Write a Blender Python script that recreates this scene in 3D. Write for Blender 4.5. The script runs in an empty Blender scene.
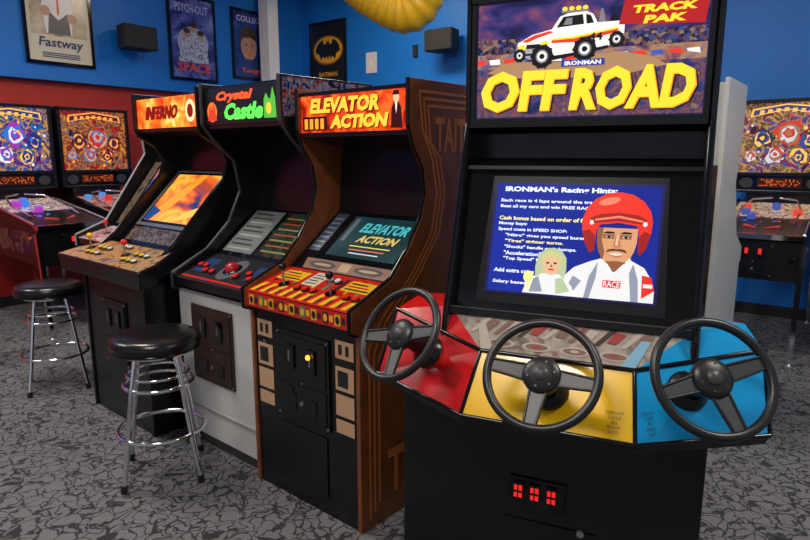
import bpy, bmesh, math, random
from mathutils import Vector, Matrix
random.seed(7)
sc = bpy.context.scene
col = sc.collection
V = Vector

# ------------------------------------------------------------------ materials
MATS = {}
def mat(name, c=(.5,.5,.5), rough=.5, metal=0., emis=0., noise=0., nscale=30., bump=0., coat=0.):
    if name in MATS: return MATS[name]
    m = bpy.data.materials.new(name); m.use_nodes = True
    nt = m.node_tree; b = nt.nodes['Principled BSDF']
    c4 = (c[0], c[1], c[2], 1)
    b.inputs['Base Color'].default_value = c4
    b.inputs['Roughness'].default_value = rough
    b.inputs['Metallic'].default_value = metal
    b.inputs['Coat Weight'].default_value = coat
    if emis > 0:
        b.inputs['Emission Color'].default_value = c4
        b.inputs['Emission Strength'].default_value = emis
        b.inputs['Base Color'].default_value = (c[0]*.3, c[1]*.3, c[2]*.3, 1)
    if noise > 0 or bump > 0:
        tc = nt.nodes.new('ShaderNodeTexCoord')
        n = nt.nodes.new('ShaderNodeTexNoise'); n.inputs['Scale'].default_value = nscale
        n.inputs['Detail'].default_value = 4
        nt.links.new(tc.outputs['Object'], n.inputs['Vector'])
        if noise > 0:
            r = nt.nodes.new('ShaderNodeValToRGB')
            r.color_ramp.elements[0].position = .3; r.color_ramp.elements[1].position = .7
            r.color_ramp.elements[0].color = (c[0]*(1-noise), c[1]*(1-noise), c[2]*(1-noise), 1)
            r.color_ramp.elements[1].color = (min(1,c[0]*(1+noise)), min(1,c[1]*(1+noise)), min(1,c[2]*(1+noise)), 1)
            nt.links.new(n.outputs['Fac'], r.inputs['Fac'])
            nt.links.new(r.outputs['Color'], b.inputs['Base Color'])
        if bump > 0:
            bp = nt.nodes.new('ShaderNodeBump'); bp.inputs['Strength'].default_value = bump
            bp.inputs['Distance'].default_value = .003
            nt.links.new(n.outputs['Fac'], bp.inputs['Height'])
            nt.links.new(bp.outputs['Normal'], b.inputs['Normal'])
    MATS[name] = m
    return m

def artmat(name, colors, scale=6., emis=1., dist=1.5, kind='noise', stretch=(1,1,1), rough=.2):
    """mosaic of colours, printed / back-lit artwork"""
    if name in MATS: return MATS[name]
    m = bpy.data.materials.new(name); m.use_nodes = True
    nt = m.node_tree; b = nt.nodes['Principled BSDF']
    tc = nt.nodes.new('ShaderNodeTexCoord')
    mp = nt.nodes.new('ShaderNodeMapping'); mp.inputs['Scale'].default_value = stretch
    nt.links.new(tc.outputs['Object'], mp.inputs['Vector'])
    if kind == 'noise':
        n = nt.nodes.new('ShaderNodeTexNoise'); n.inputs['Scale'].default_value = scale
        n.inputs['Detail'].default_value = 3; n.inputs['Distortion'].default_value = dist
        out = n.outputs['Fac']
        lo, hi = .30, .70
    else:
        n = nt.nodes.new('ShaderNodeTexVoronoi'); n.inputs['Scale'].default_value = scale
        sx = nt.nodes.new('ShaderNodeSeparateColor')
        nt.links.new(n.outputs['Color'], sx.inputs['Color'])
        out = sx.outputs[0]; lo, hi = 0., 1.
    nt.links.new(mp.outputs['Vector'], n.inputs['Vector'])
    r = nt.nodes.new('ShaderNodeValToRGB'); cr = r.color_ramp
    if kind != 'noise': cr.interpolation = 'CONSTANT'
    k = len(colors)
    while len(cr.elements) < k: cr.elements.new(.5)
    for i, c in enumerate(colors):
        cr.elements[i].position = lo + (hi-lo)*i/(k if kind != 'noise' else max(1, k-1))
    for i, c in enumerate(colors):
        cr.elements[i].color = (c[0], c[1], c[2], 1)
    nt.links.new(out, r.inputs['Fac'])
    nt.links.new(r.outputs['Color'], b.inputs['Base Color'])
    b.inputs['Roughness'].default_value = rough
    if emis > 0:
        dk = nt.nodes.new('ShaderNodeMix'); dk.data_type='RGBA'; dk.blend_type='MULTIPLY'; dk.inputs[0].default_value=1
        nt.links.new(r.outputs['Color'], dk.inputs[6]); dk.inputs[7].default_value=(.35,.35,.35,1)
        nt.links.new(dk.outputs[2], b.inputs['Base Color'])
        nt.links.new(r.outputs['Color'], b.inputs['Emission Color'])
        b.inputs['Emission Strength'].default_value = emis
    MATS[name] = m
    return m

BLACK = mat('black_laminate', (.007,.007,.008), .25, bump=.06, nscale=300)
BLACKG = mat('black_gloss', (.005,.005,.007), .09)
BLACKM = mat('black_matte', (.013,.013,.014), .7)
RUB = mat('black_rubber', (.014,.014,.016), .36)
DGREY = mat('dark_grey_plastic', (.04,.04,.045), .4)
SPOKE = mat('spoke_grey', (.05,.052,.058), .4)
CHROME = mat('chrome', (.85,.86,.88), .08, 1.)
STEEL = mat('brushed_steel', (.55,.55,.57), .35, 1.)
WHITE = mat('white_laminate', (.64,.65,.64), .35, noise=.04, nscale=8)
CREAM = mat('cream_paint', (.78,.72,.58), .5)
VINYL = mat('black_vinyl', (.009,.009,.011), .24, bump=.2, nscale=120)
# ------------------------------------------------------------------ mesh builder
class Fr:
    """flat panel frame: origin, unit x, unit y, width, height"""
    def __init__(s, o, ex, ey, W, H):
        s.o=V(o); s.ex=V(ex).normalized(); s.ey=V(ey).normalized(); s.W=W; s.H=H
        s.n=s.ex.cross(s.ey)
    def p(s, u, v, h=0.): return s.o+s.ex*(u*s.W)+s.ey*(v*s.H)+s.n*h
def slope(x0, x1, a, b, lift=.002):
    """frame across x0..x1 on a sloping surface from (y,z)=a up to b facing front"""
    d = V((0, b[0]-a[0], b[1]-a[1])); 
    f = Fr((x0, a[0], a[1]), (1,0,0), d, x1-x0, d.length)
    f.o += f.n*lift
    return f
_tc = {}
def text_geo(s, bold):
    k=(s,bold)
    if k in _tc: return _tc[k]
    cu = bpy.data.curves.new('tmp_text','FONT'); cu.body = s; cu.offset = bold; cu.resolution_u = 2
    ob = bpy.data.objects.new('tmp_text', cu); col.objects.link(ob)
    bpy.context.view_layer.update()
    dg = bpy.context.evaluated_depsgraph_get()
    me = bpy.data.meshes.new_from_object(ob.evaluated_get(dg))
    vs = [tuple(v.co) for v in me.vertices]; fs = [tuple(p.vertices) for p in me.polygons]
    bpy.data.objects.remove(ob); bpy.data.meshes.remove(me); bpy.data.curves.remove(cu)
    _tc[k]=(vs,fs); return _tc[k]

class MB:
    def __init__(s): s.v=[]; s.f=[]; s.fm=[]; s.fs=[]; s.mats=[]
    def mi(s, m):
        if m not in s.mats: s.mats.append(m)
        return s.mats.index(m)
    def face(s, pts, m, smooth=False):
        i=len(s.v); s.v += [tuple(p) for p in pts]; s.f.append(tuple(range(i,i+len(pts))))
        s.fm.append(s.mi(m)); s.fs.append(smooth)
    def add(s, vs, fs, m, smooth=False):
        i=len(s.v); s.v += [tuple(p) for p in vs]; k=s.mi(m)
        for f in fs:
            s.f.append(tuple(i+j for j in f)); s.fm.append(k); s.fs.append(smooth)
    def box(s, x0,x1,y0,y1,z0,z1,m):
        vs=[(x,y,z) for z in (z0,z1) for y in (y0,y1) for x in (x0,x1)]
        s.add(vs,[(0,2,3,1),(4,5,7,6),(0,1,5,4),(2,6,7,3),(0,4,6,2),(1,3,7,5)],m)
    def prism(s, prof, x0, x1, m):
        n=len(prof)
        vs=[(x0,y,z) for y,z in prof]+[(x1,y,z) for y,z in prof]
        fs=[tuple(range(n-1,-1,-1)), tuple(range(n,2*n))]
        fs+=[(i,(i+1)%n,n+(i+1)%n,n+i) for i in range(n)]
        s.add(vs,fs,m)
    def hull(s, a, b, m):
        """loft between two equal-length loops"""
        n=len(a)
        fs=[tuple(range(n-1,-1,-1)), tuple(range(n,2*n))]+[(i,(i+1)%n,n+(i+1)%n,n+i) for i in range(n)]
        s.add(list(a)+list(b),fs,m)
    def fbox(s,F,u0,v0,u1,v1,h0,h1,m):
        a=[F.p(u0,v0,h0),F.p(u1,v0,h0),F.p(u1,v1,h0),F.p(u0,v1,h0)]
        b=[F.p(u0,v0,h1),F.p(u1,v0,h1),F.p(u1,v1,h1),F.p(u0,v1,h1)]
        s.hull(a,b,m)
    def rect(s,F,u0,v0,u1,v1,m,h=0.): s.face([F.p(u0,v0,h),F.p(u1,v0,h),F.p(u1,v1,h),F.p(u0,v1,h)],m)
    def poly(s,F,pts,m,h=0.): s.face([F.p(u,v,h) for u,v in pts],m)
    def ell(s,F,u,v,ru,rv,m,h=0.,rot=0.,n=28,a0=0,a1=360):
        pts=[]
        full = (a1-a0)>=360
        for i in range(n if full else n+1):
            a=math.radians(a0+(a1-a0)*i/n); x=ru*math.cos(a)*F.W; y=rv*math.sin(a)*F.H
            xr=x*math.cos(rot)-y*math.sin(rot); yr=x*math.sin(rot)+y*math.cos(rot)
            pts.append(F.p(u+xr/F.W,v+yr/F.H,h))
        s.face(pts,m)
    def text(s,F,u0,v0,u1,v1,t,m,h=.001,bold=.0,shear=0.,rot=0):
        vs,fs=text_geo(t,bold)
        if not vs: return
        x0=min(p[0] for p in vs);x1=max(p[0] for p in vs);y0=min(p[1] for p in vs);y1=max(p[1] for p in vs)
        out=[]
        for p in vs:
            a=(p[0]-x0)/(x1-x0); b=(p[1]-y0)/(y1-y0+1e-9)
            if rot: a,b = (1-b, a)
            out.append(F.p(u0+(u1-u0)*a+shear*b, v0+(v1-v0)*b, h))
        s.add(out,fs,m)
    def tube(s,pts,r,m,seg=10,closed=False,caps=True):
        pts=[V(p) for p in pts]; n=len(pts); rs = r if isinstance(r,(list,tuple)) else [r]*n
        T=[]
        for i in range(n):
            if closed: t=pts[(i+1)%n]-pts[i-1]
            else: t=pts[min(i+1,n-1)]-pts[max(i-1,0)]
            T.append(t.normalized())
        ref=V((0,0,1)) if abs(T[0].z)<.9 else V((1,0,0))
        N=(ref-T[0]*ref.dot(T[0])).normalized(); vs=[]
        for i in range(n):
            N=(N-T[i]*N.dot(T[i])).normalized(); B=T[i].cross(N)
            for k in range(seg):
                a=2*math.pi*k/seg; vs.append(pts[i]+(N*math.cos(a)+B*math.sin(a))*rs[i])
        fs=[]
        for i in range(n if closed else n-1):
            j=(i+1)%n
            for k in range(seg):
                l=(k+1)%seg; fs.append((i*seg+k,i*seg+l,j*seg+l,j*seg+k))
        s.add(vs,fs,m,True)
        if caps and not closed:
            s.face(vs[:seg][::-1],m); s.face(vs[-seg:],m)
    def cyl(s,p0,p1,r,m,seg=16,r1=None): s.tube([p0,p1],[r,r if r1 is None else r1],m,seg)
    def lathe(s,prof,c,ax,m,seg=24,smooth=True):
        """prof [(r,h)] along axis ax from c"""
        c=V(c); ax=V(ax).normalized(); ref=V((0,0,1)) if abs(ax.z)<.9 else V((1,0,0))
        N=(ref-ax*ref.dot(ax)).normalized(); B=ax.cross(N); vs=[]
        for r,h in prof:
            for k in range(seg):
                a=2*math.pi*k/seg; vs.append(c+ax*h+(N*math.cos(a)+B*math.sin(a))*max(r,1e-4))
        fs=[]
        for i in range(len(prof)-1):
            for k in range(seg):
                l=(k+1)%seg; fs.append((i*seg+k,i*seg+l,(i+1)*seg+l,(i+1)*seg+k))
        s.add(vs,fs,m,smooth)
    def ball(s,c,r,m,seg=14):
        s.lathe([(r*math.sin(math.pi*i/8),-r*math.cos(math.pi*i/8)) for i in range(9)],c,(0,0,1),m,seg)
    def torus(s,c,n,R,r,m,seg=48,ts=10):
        c=V(c); n=V(n).normalized(); ref=V((0,0,1)) if abs(n.z)<.9 else V((1,0,0))
        A=(ref-n*ref.dot(n)).normalized(); B=n.cross(A)
        s.tube([c+(A*math.cos(2*math.pi*i/seg)+B*math.sin(2*math.pi*i/seg))*R for i in range(seg)],r,m,ts,closed=True)
    def build(s,name,parent=None,loc=(0,0,0),rot=0.,bevel=0.,recalc=True):
        me=bpy.data.meshes.new(name); me.from_pydata(s.v,[],s.f)
        for m in s.mats: me.materials.append(m)
        for i,p in enumerate(me.polygons):
            p.material_index=s.fm[i]; p.use_smooth=s.fs[i]
        if recalc:
            bm=bmesh.new(); bm.from_mesh(me); bmesh.ops.recalc_face_normals(bm,faces=bm.faces); bm.to_mesh(me); bm.free()
        me.update()
        ob=bpy.data.objects.new(name,me); col.objects.link(ob)
        if parent: ob.parent=parent
        else: ob.location=loc; ob.rotation_euler=(0,0,rot)
        if bevel>0:
            b=ob.modifiers.new('bevel','BEVEL'); b.width=bevel; b.segments=2; b.limit_method='ANGLE'; b.angle_limit=math.radians(40)
        return ob
def empty(name,loc,rotdeg):
    e=bpy.data.objects.new(name,None); e.empty_display_size=.1; col.objects.link(e)
    e.location=loc; e.rotation_euler=(0,0,math.radians(rotdeg)); return e

# ------------------------------------------------------------------ room
C=V((-1.449,9.12,0)); dl=V((.6,.8,0)); db=V((.8,-.6,0)); CEIL=3.75
BLUE=mat('wall_blue_paint',(.004,.17,.62),.5,noise=.06,nscale=2)
RED=mat('wall_red_paint',(.46,.020,.012),.55,noise=.06,nscale=2)
def carpet():
    m=bpy.data.materials.new('patterned_carpet'); m.use_nodes=True; nt=m.node_tree; b=nt.nodes['Principled BSDF']
    tc=nt.nodes.new('ShaderNodeTexCoord')
    nz=nt.nodes.new('ShaderNodeTexNoise'); nz.inputs['Scale'].default_value=14; nz.inputs['Detail'].default_value=1
    nt.links.new(tc.outputs['Object'],nz.inputs['Vector'])
    mx=nt.nodes.new('ShaderNodeVectorMath'); mx.operation='MULTIPLY_ADD'
    mx.inputs[1].default_value=(.14,.14,0)
    nt.links.new(nz.outputs['Color'],mx.inputs[0]); nt.links.new(tc.outputs['Object'],mx.inputs[2])
    def vor(scale,thr,soft):
        v=nt.nodes.new('ShaderNodeTexVoronoi'); v.feature='DISTANCE_TO_EDGE'; v.inputs['Scale'].default_value=scale
        nt.links.new(mx.outputs[0],v.inputs['Vector'])
        r=nt.nodes.new('ShaderNodeValToRGB'); r.color_ramp.elements[0].position=thr; r.color_ramp.elements[1].position=thr+soft
        r.color_ramp.elements[0].color=(.06,.06,.06,1)
        nt.links.new(v.outputs['Distance'],r.inputs['Fac']); return r.outputs['Color']
    a=vor(19,.04,.05)
    fine=nt.nodes.new('ShaderNodeTexNoise'); fine.inputs['Scale'].default_value=220; fine.inputs['Detail'].default_value=2
    nt.links.new(tc.outputs['Object'],fine.inputs['Vector'])
    fr=nt.nodes.new('ShaderNodeValToRGB'); fr.color_ramp.elements[0].position=.3; fr.color_ramp.elements[1].position=.7
    fr.color_ramp.elements[0].color=(.07,.07,.076,1); fr.color_ramp.elements[1].color=(.23,.23,.245,1)
    nt.links.new(fine.outputs['Fac'],fr.inputs['Fac'])
    mix=nt.nodes.new('ShaderNodeMix'); mix.data_type='RGBA'
    nt.links.new(a,mix.inputs[0]); mix.inputs[6].default_value=(.014,.014,.016,1)
    nt.links.new(fr.outputs['Color'],mix.inputs[7]); nt.links.new(mix.outputs[2],b.inputs['Base Color'])
    b.inputs['Roughness'].default_value=.95
    bp=nt.nodes.new('ShaderNodeBump'); bp.inputs['Strength'].default_value=.3; bp.inputs['Distance'].default_value=.004
    nt.links.new(fine.outputs['Fac'],bp.inputs['Height']); nt.links.new(bp.outputs['Normal'],b.inputs['Normal'])
    return m
A_=C-dl*12; B_=C+db*12; D_=A_+db*12
def slab(name,z0,z1,m):
    o=MB(); L=[A_,C,B_,D_]
    o.hull([(p.x,p.y,z0) for p in L],[(p.x,p.y,z1) for p in L],m); return o.build(name)
slab('floor',-.05,0,carpet())
slab('ceiling',CEIL,CEIL+.05,mat('ceiling_tile_white',(.75,.75,.74),.8,noise=.05,nscale=40))
def wallobj(name,p,q,nout,z,m1,m2):
    o=MB(); t=nout*.1
    for z0,z1,m in ((0,z,m1),(z,CEIL,m2)):
        if z1>z0: o.hull([(a.x,a.y,z0) for a in (p,q,q+t,p+t)],[(a.x,a.y,z1) for a in (p,q,q+t,p+t)],m)
    o.build(name)
wallobj('wall_left',A_,C+dl*.1,-db,2.2,RED,BLUE)
wallobj('wall_back',C-db*.1,B_,dl,0,RED,BLUE)
o=MB(); q=db*.09
o.hull([(a.x,a.y,2.17) for a in (A_,C,C+q,A_+q)],[(a.x,a.y,2.27) for a in (A_,C,C+q,A_+q)],BLUE); o.build('trim_1')
o=MB(); q=db*.02
o.hull([(a.x,a.y,0) for a in (A_,C,C+q,A_+q)],[(a.x,a.y,.1) for a in (A_,C,C+q,A_+q)],BLACKM); o.build('baseboard_left')
o=MB(); q=-dl*.02
o.hull([(a.x,a.y,0) for a in (C,B_,B_+q,C+q)],[(a.x,a.y,.1) for a in (C,B_,B_+q,C+q)],BLACKM); o.build('baseboard_back')

def onleft(s,off=0): p=V((-3,7.05,0))+dl*s+db*off; return p
def onback(m,off=0): return C+db*m-dl*off
# column
p=onleft(1.82,.2); o=MB(); o.box(-.085,.085,-.085,.085,0,CEIL,mat('white_column_paint',(.8,.8,.8),.5))
o.build('support_column',loc=p,rot=math.radians(53.13))

# posters
def poster(p,z0,h,w,rot,fn):
    e=empty('movie_poster',(p.x,p.y,z0),rot)
    o=MB(); fw=.028
    o.box(-w/2,w/2,-.012,0,0,h,BLACKM)
    for a in ((-w/2,-w/2+fw,0,h),(w/2-fw,w/2,0,h),(-w/2,w/2,0,fw),(-w/2,w/2,h-fw,h)):
        o.box(a[0],a[1],-.028,0,a[2],a[3],BLACKG)
    o.build('frame',e)
    F=Fr((-w/2+fw,-.014,fw),(1,0,0),(0,0,1),w-2*fw,h-2*fw); o=MB(); fn(o,F); o.build('print',e,recalc=False)
P=lambda n,c: mat('print_'+n,c,.3)
def post1(o,F):
    o.rect(F,0,0,1,1,P('cream',(.72,.66,.52)))
    o.rect(F,.06,.26,.94,.95,artmat('print_sepia',[(.25,.18,.1),(.5,.42,.3),(.62,.55,.42),(.7,.65,.52)],5,0,1.),.001)
    o.poly(F,[(.3,.28),(.25,.55),(.30,.68),(.40,.73),(.60,.74),(.70,.66),(.74,.55),(.7,.28)],P('white',(.85,.85,.82)),.002)
    o.poly(F,[(.32,.28),(.36,.5),(.5,.42),(.66,.5),(.68,.28)],P('greydark',(.12,.12,.13)),.003)
    o.poly(F,[(.46,.74),(.50,.60),(.55,.74)],P('skin',(.55,.3,.2)),.003); o.poly(F,[(.495,.70),(.515,.70),(.525,.5),(.505,.46),(.485,.5)],P('hotred',(.8,.08,.06)),.0035)
    o.ell(F,.5,.80,.085,.075,P('skin',(.55,.3,.2)),.003); o.ell(F,.5,.855,.10,.04,P('hair',(.05,.03,.02)),.004)
    o.ell(F,.3,.5,.08,.05,P('skin',(.55,.3,.2)),.004); o.ell(F,.72,.45,.08,.05,P('skin',(.55,.3,.2)),.004)
    o.text(F,.15,.12,.85,.24,'Fastway',P('navy',(.02,.04,.15)),.004,.02,.03)
    for i in range(3): o.rect(F,.2,.04+i*.02,.8,.05+i*.02,P('navy',(.02,.04,.15)),.004)
def post2(o,F):
    o.rect(F,0,0,1,1,artmat('print_violet_sky',[(.02,.02,.10),(.05,.05,.25),(.12,.15,.5),(.3,.4,.75)],4,0))
    o.ell(F,.5,.45,.36,.2,P('palepink',(.5,.45,.6)),.001)
    o.poly(F,[(.15,.2),(.2,.42),(.32,.55),(.5,.58),(.72,.52),(.82,.38),(.85,.2)],artmat('print_crew',[(.02,.03,.1),(.5,.5,.6),(.7,.72,.78),(.1,.15,.4),(.5,.1,.08)],20,0),.002)
    for u,v in ((.36,.56),(.52,.64),(.68,.55)):
        o.ell(F,u,v,.075,.055,P('skin',(.55,.3,.2)),.004); o.ell(F,u,v+.035,.08,.035,P('hair',(.05,.03,.02)),.005)
    o.text(F,.12,.82,.88,.93,'PSYCH-OUT',P('lilac',(.55,.5,.85)),.004,.02)
    o.text(F,.12,.08,.88,.19,'SPACE',P('hotred',(.8,.08,.06)),.004,.03)
def post3(o,F):
    o.rect(F,0,0,1,1,artmat('print_blue_night',[(.01,.02,.1),(.02,.05,.25),(.05,.12,.4)],3,0))
    o.ell(F,.45,.48,.24,.22,P('skin2',(.45,.24,.18)),.001); 
    o.poly(F,[(.19,.5),(.2,.66),(.32,.76),(.55,.77),(.70,.68),(.72,.5),(.66,.58),(.5,.62),(.28,.6)],P('hair',(.05,.03,.02)),.002)
    o.ell(F,.36,.50,.035,.015,P('navy',(.02,.04,.15)),.003); o.ell(F,.55,.50,.035,.015,P('navy',(.02,.04,.15)),.003)
    o.ell(F,.45,.36,.07,.015,P('hotred',(.8,.08,.06)),.003); o.poly(F,[(.44,.48),(.42,.41),(.49,.41)],P('skin',(.55,.3,.2)),.003)
    o.poly(F,[(.05,.0),(.15,.22),(.35,.28),(.58,.28),(.8,.22),(.95,.0)],P('darkblue',(.02,.05,.2)),.002)
    o.text(F,.1,.85,.9,.94,'COLLEGE',P('lilac',(.55,.5,.85)),.003,.02); o.text(F,.2,.05,.85,.14,'Tonight',P('hotred',(.8,.08,.06)),.003,.02)
def post4(o,F):
    o.rect(F,0,0,1,1,P('bat_black',(.01,.01,.012)))
    o.ell(F,.5,.60,.46,.22,P('bat_rim',(.3,.12,.01)),.0005); o.ell(F,.5,.60,.43,.195,P('bat_gold',(.75,.36,.02)),.001)
    bat=[(.5,.46),(.46,.52),(.42,.47),(.36,.51),(.28,.46),(.24,.54),(.12,.58),(.15,.66),(.24,.73),(.36,.76),(.37,.70),(.43,.69),(.46,.71),(.465,.76),(.485,.73)]
    bat+= [(1-x,y) for x,y in reversed(bat[1:])]
    o.poly(F,bat,P('bat_black',(.01,.01,.012)),.002)
    o.text(F,.22,.2,.78,.27,'BATMAN',P('bat_gold',(.75,.36,.02)),.002,.02)
    o.rect(F,.2,.1,.8,.12,P('greymid',(.3,.3,.32)),.002)
poster(onleft(-.723,.005),2.33,1.0,.66,53.13,post1)
poster(onleft(.807,.005),2.32,.95,.64,53.13,post2)
poster(onleft(1.66,.005),2.41,.85,.58,53.13,post3)
poster(onback(.52,.005),2.30,.92,.66,-36.87,post4)

def speaker(p,z,rot):
    e=empty('wall_speaker',(p.x,p.y,z),rot)
    o=MB(); a=[(-.19,-.30),(.19,-.30),(.15,-.08),(-.15,-.08)]
    o.hull([(x,y,-.12) for x,y in a],[(x,y,.12) for x,y in a],BLACKM); o.build('housing',e,bevel=.012)
    o=MB(); F=Fr((-.18,-.302,-.11),(1,0,0),(0,0,1),.36,.22)
    o.fbox(F,0,0,1,1,0,.006,mat('speaker_grille',(.02,.02,.022),.8,bump=.6,nscale=500)); o.build('grille',e)
    o=MB(); o.cyl((0,-.09,0),(0,0,0),.025,DGREY); o.box(-.05,.05,-.01,0,-.07,.07,DGREY); o.build('bracket',e)
speaker(onleft(-.02,.002),2.67,53.13); speaker(onback(2.50,.002),2.74,-36.87)
p=onback(1.277,.002); o=MB(); o.box(-.09,.09,-.012,0,-.13,.13,WHITE); o.box(-.02,.02,-.022,-.012,-.04,.04,CREAM)
o.build('wall_switch_plate',loc=(p.x,p.y,2.62),rot=math.radians(-36.87),bevel=.004)
p=onback(1.98,.002); o=MB(); o.box(-.03,.03,-.03,0,-.07,.07,BLACKM); o.build('wall_hook',loc=(p.x,p.y,2.70),rot=math.radians(-36.87),bevel=.005)
# duct
o=MB(); ctrl=[V(q) for q in ((-1.15,6.75,3.75),(-.82,6.5,3.42),(-.48,6.25,3.06),(-.20,6.1,2.84),(.03,6.0,2.74),(.17,5.95,2.88),(.21,5.92,3.2),(.22,5.92,3.75))]
def cr(p0,p1,p2,p3,t): return .5*((2*p1)+(p2-p0)*t+(2*p0-5*p1+4*p2-p3)*t*t+(3*p1-p0-3*p2+p3)*t**3)
pts=[]
for i in range(len(ctrl)-1):
    a=ctrl[max(i-1,0)];b=ctrl[i];c=ctrl[i+1];d=ctrl[min(i+2,len(ctrl)-1)]
    N=max(6,int((c-b).length/.018))
    for k in range(N): pts.append(cr(a,b,c,d,k/N))
rr=[.188+.009*math.cos(i*math.pi/2) for i in range(len(pts))]
o.tube(pts,rr,mat('yellow_duct',(.90,.52,.015),.4),28); o.build('air_duct')
# ceiling lights
for (x,y,pw) in ((-2.2,3.2,58),(.8,3.6,50),(-.6,6.4,66),(-1.0,.4,58),(2.4,1.2,62),(-4.4,3.4,58)):
    e=empty('ceiling_light',(x,y,CEIL),-36.87); o=MB()
    o.box(-.62,.62,-.32,.32,-.06,0,WHITE); o.box(-.57,.57,-.27,.27,-.066,-.06,mat('light_diffuser',(1,.97,.92),.5,emis=3.)); o.build('fixture',e)
    L=bpy.data.lights.new('lamp','AREA'); L.shape='RECTANGLE'; L.size=1.1; L.size_y=.5; L.energy=pw; L.color=(1,.92,.82)
    lo=bpy.data.objects.new('lamp',L); col.objects.link(lo); lo.parent=e; lo.location=(0,0,-.08)

# ------------------------------------------------------------------ row cabinets
U=V((-.7597,.6505,0)); NN=V((.6505,.7597,0)); R0=V((-.167,2.179,0))
def rp(u,n,z=0): q=R0+U*u+NN*n; return (q.x,q.y,z)
E=lambda n,c,s=1.: mat('lit_'+n,c,.3,emis=s)
def button(o,F,u,v,m,r=.014): o.cyl(F.p(u,v,0),F.p(u,v,.008),r*1.25,BLACKG,14); o.cyl(F.p(u,v,.008),F.p(u,v,.014),r,m,14)
def stick(o,F,u,v,m,tall=.075):
    b=F.p(u,v,0); t=b+V((0,-.004,tall)); o.cyl(b,b+F.n*.004,.024,BLACKG,18); o.cyl(b,t,.005,STEEL,10); o.ball(t,.017,m)
def coin_door(o,F,u0,v0,u1,v1,m):
    o.fbox(F,u0,v0,u1,v1,0,.008,m)
    W=u1-u0; H=v1-v0
    o.fbox(F,u0+.05*W,v0+.05*H,u1-.05*W,v0+.42*H,.008,.012,m)
    o.fbox(F,u0+.05*W,v0+.48*H,u1-.05*W,v0+.95*H,.008,.012,m)
    for k in (.22,.62):
        o.fbox(F,u0+k*W,v0+.6*H,u0+(k+.16)*W,v0+.86*H,.012,.020,BLACKG)
        o.fbox(F,u0+(k+.06)*W,v0+.68*H,u0+(k+.09)*W,v0+.8*H,.020,.022,STEEL)
        o.fbox(F,u0+k*W,v0+.12*H,u0+(k+.16)*W,v0+.3*H,.012,.015,BLACKG)
    for a,b in ((.03,.03),(.97,.03),(.03,.97),(.97,.97),(.5,.45)): o.cyl(F.p(u0+a*W,v0+b*H,.008),F.p(u0+a*W,v0+b*H,.013),.005,STEEL,8)
    o.cyl(F.p(u0+.5*W,v0+.22*H,.012),F.p(u0+.5*W,v0+.22*H,.018),.009,STEEL)

def shell(e,w,inner,outer,side_m,body_m,trim_m=None,t=.02):
    o=MB(); o.prism(inner,-w/2+t,w/2-t,body_m); o.build('body',e)
    o=MB(); o.prism(outer,-w/2,-w/2+t,side_m); o.prism(outer,w/2-t,w/2,side_m); o.build('side_panels',e,bevel=.002)
    if trim_m:
        o=MB()
        for s in (-1,1):
            xs=(s*(w/2)-s*t/2)
            L=[(xs,y,z) for y,z in outer[1:-2]]
            for a,b in zip(L[:-1],L[1:]): o.cyl(a,b,t*.45,trim_m,8)
        o.build('edge_trim',e)

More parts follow.
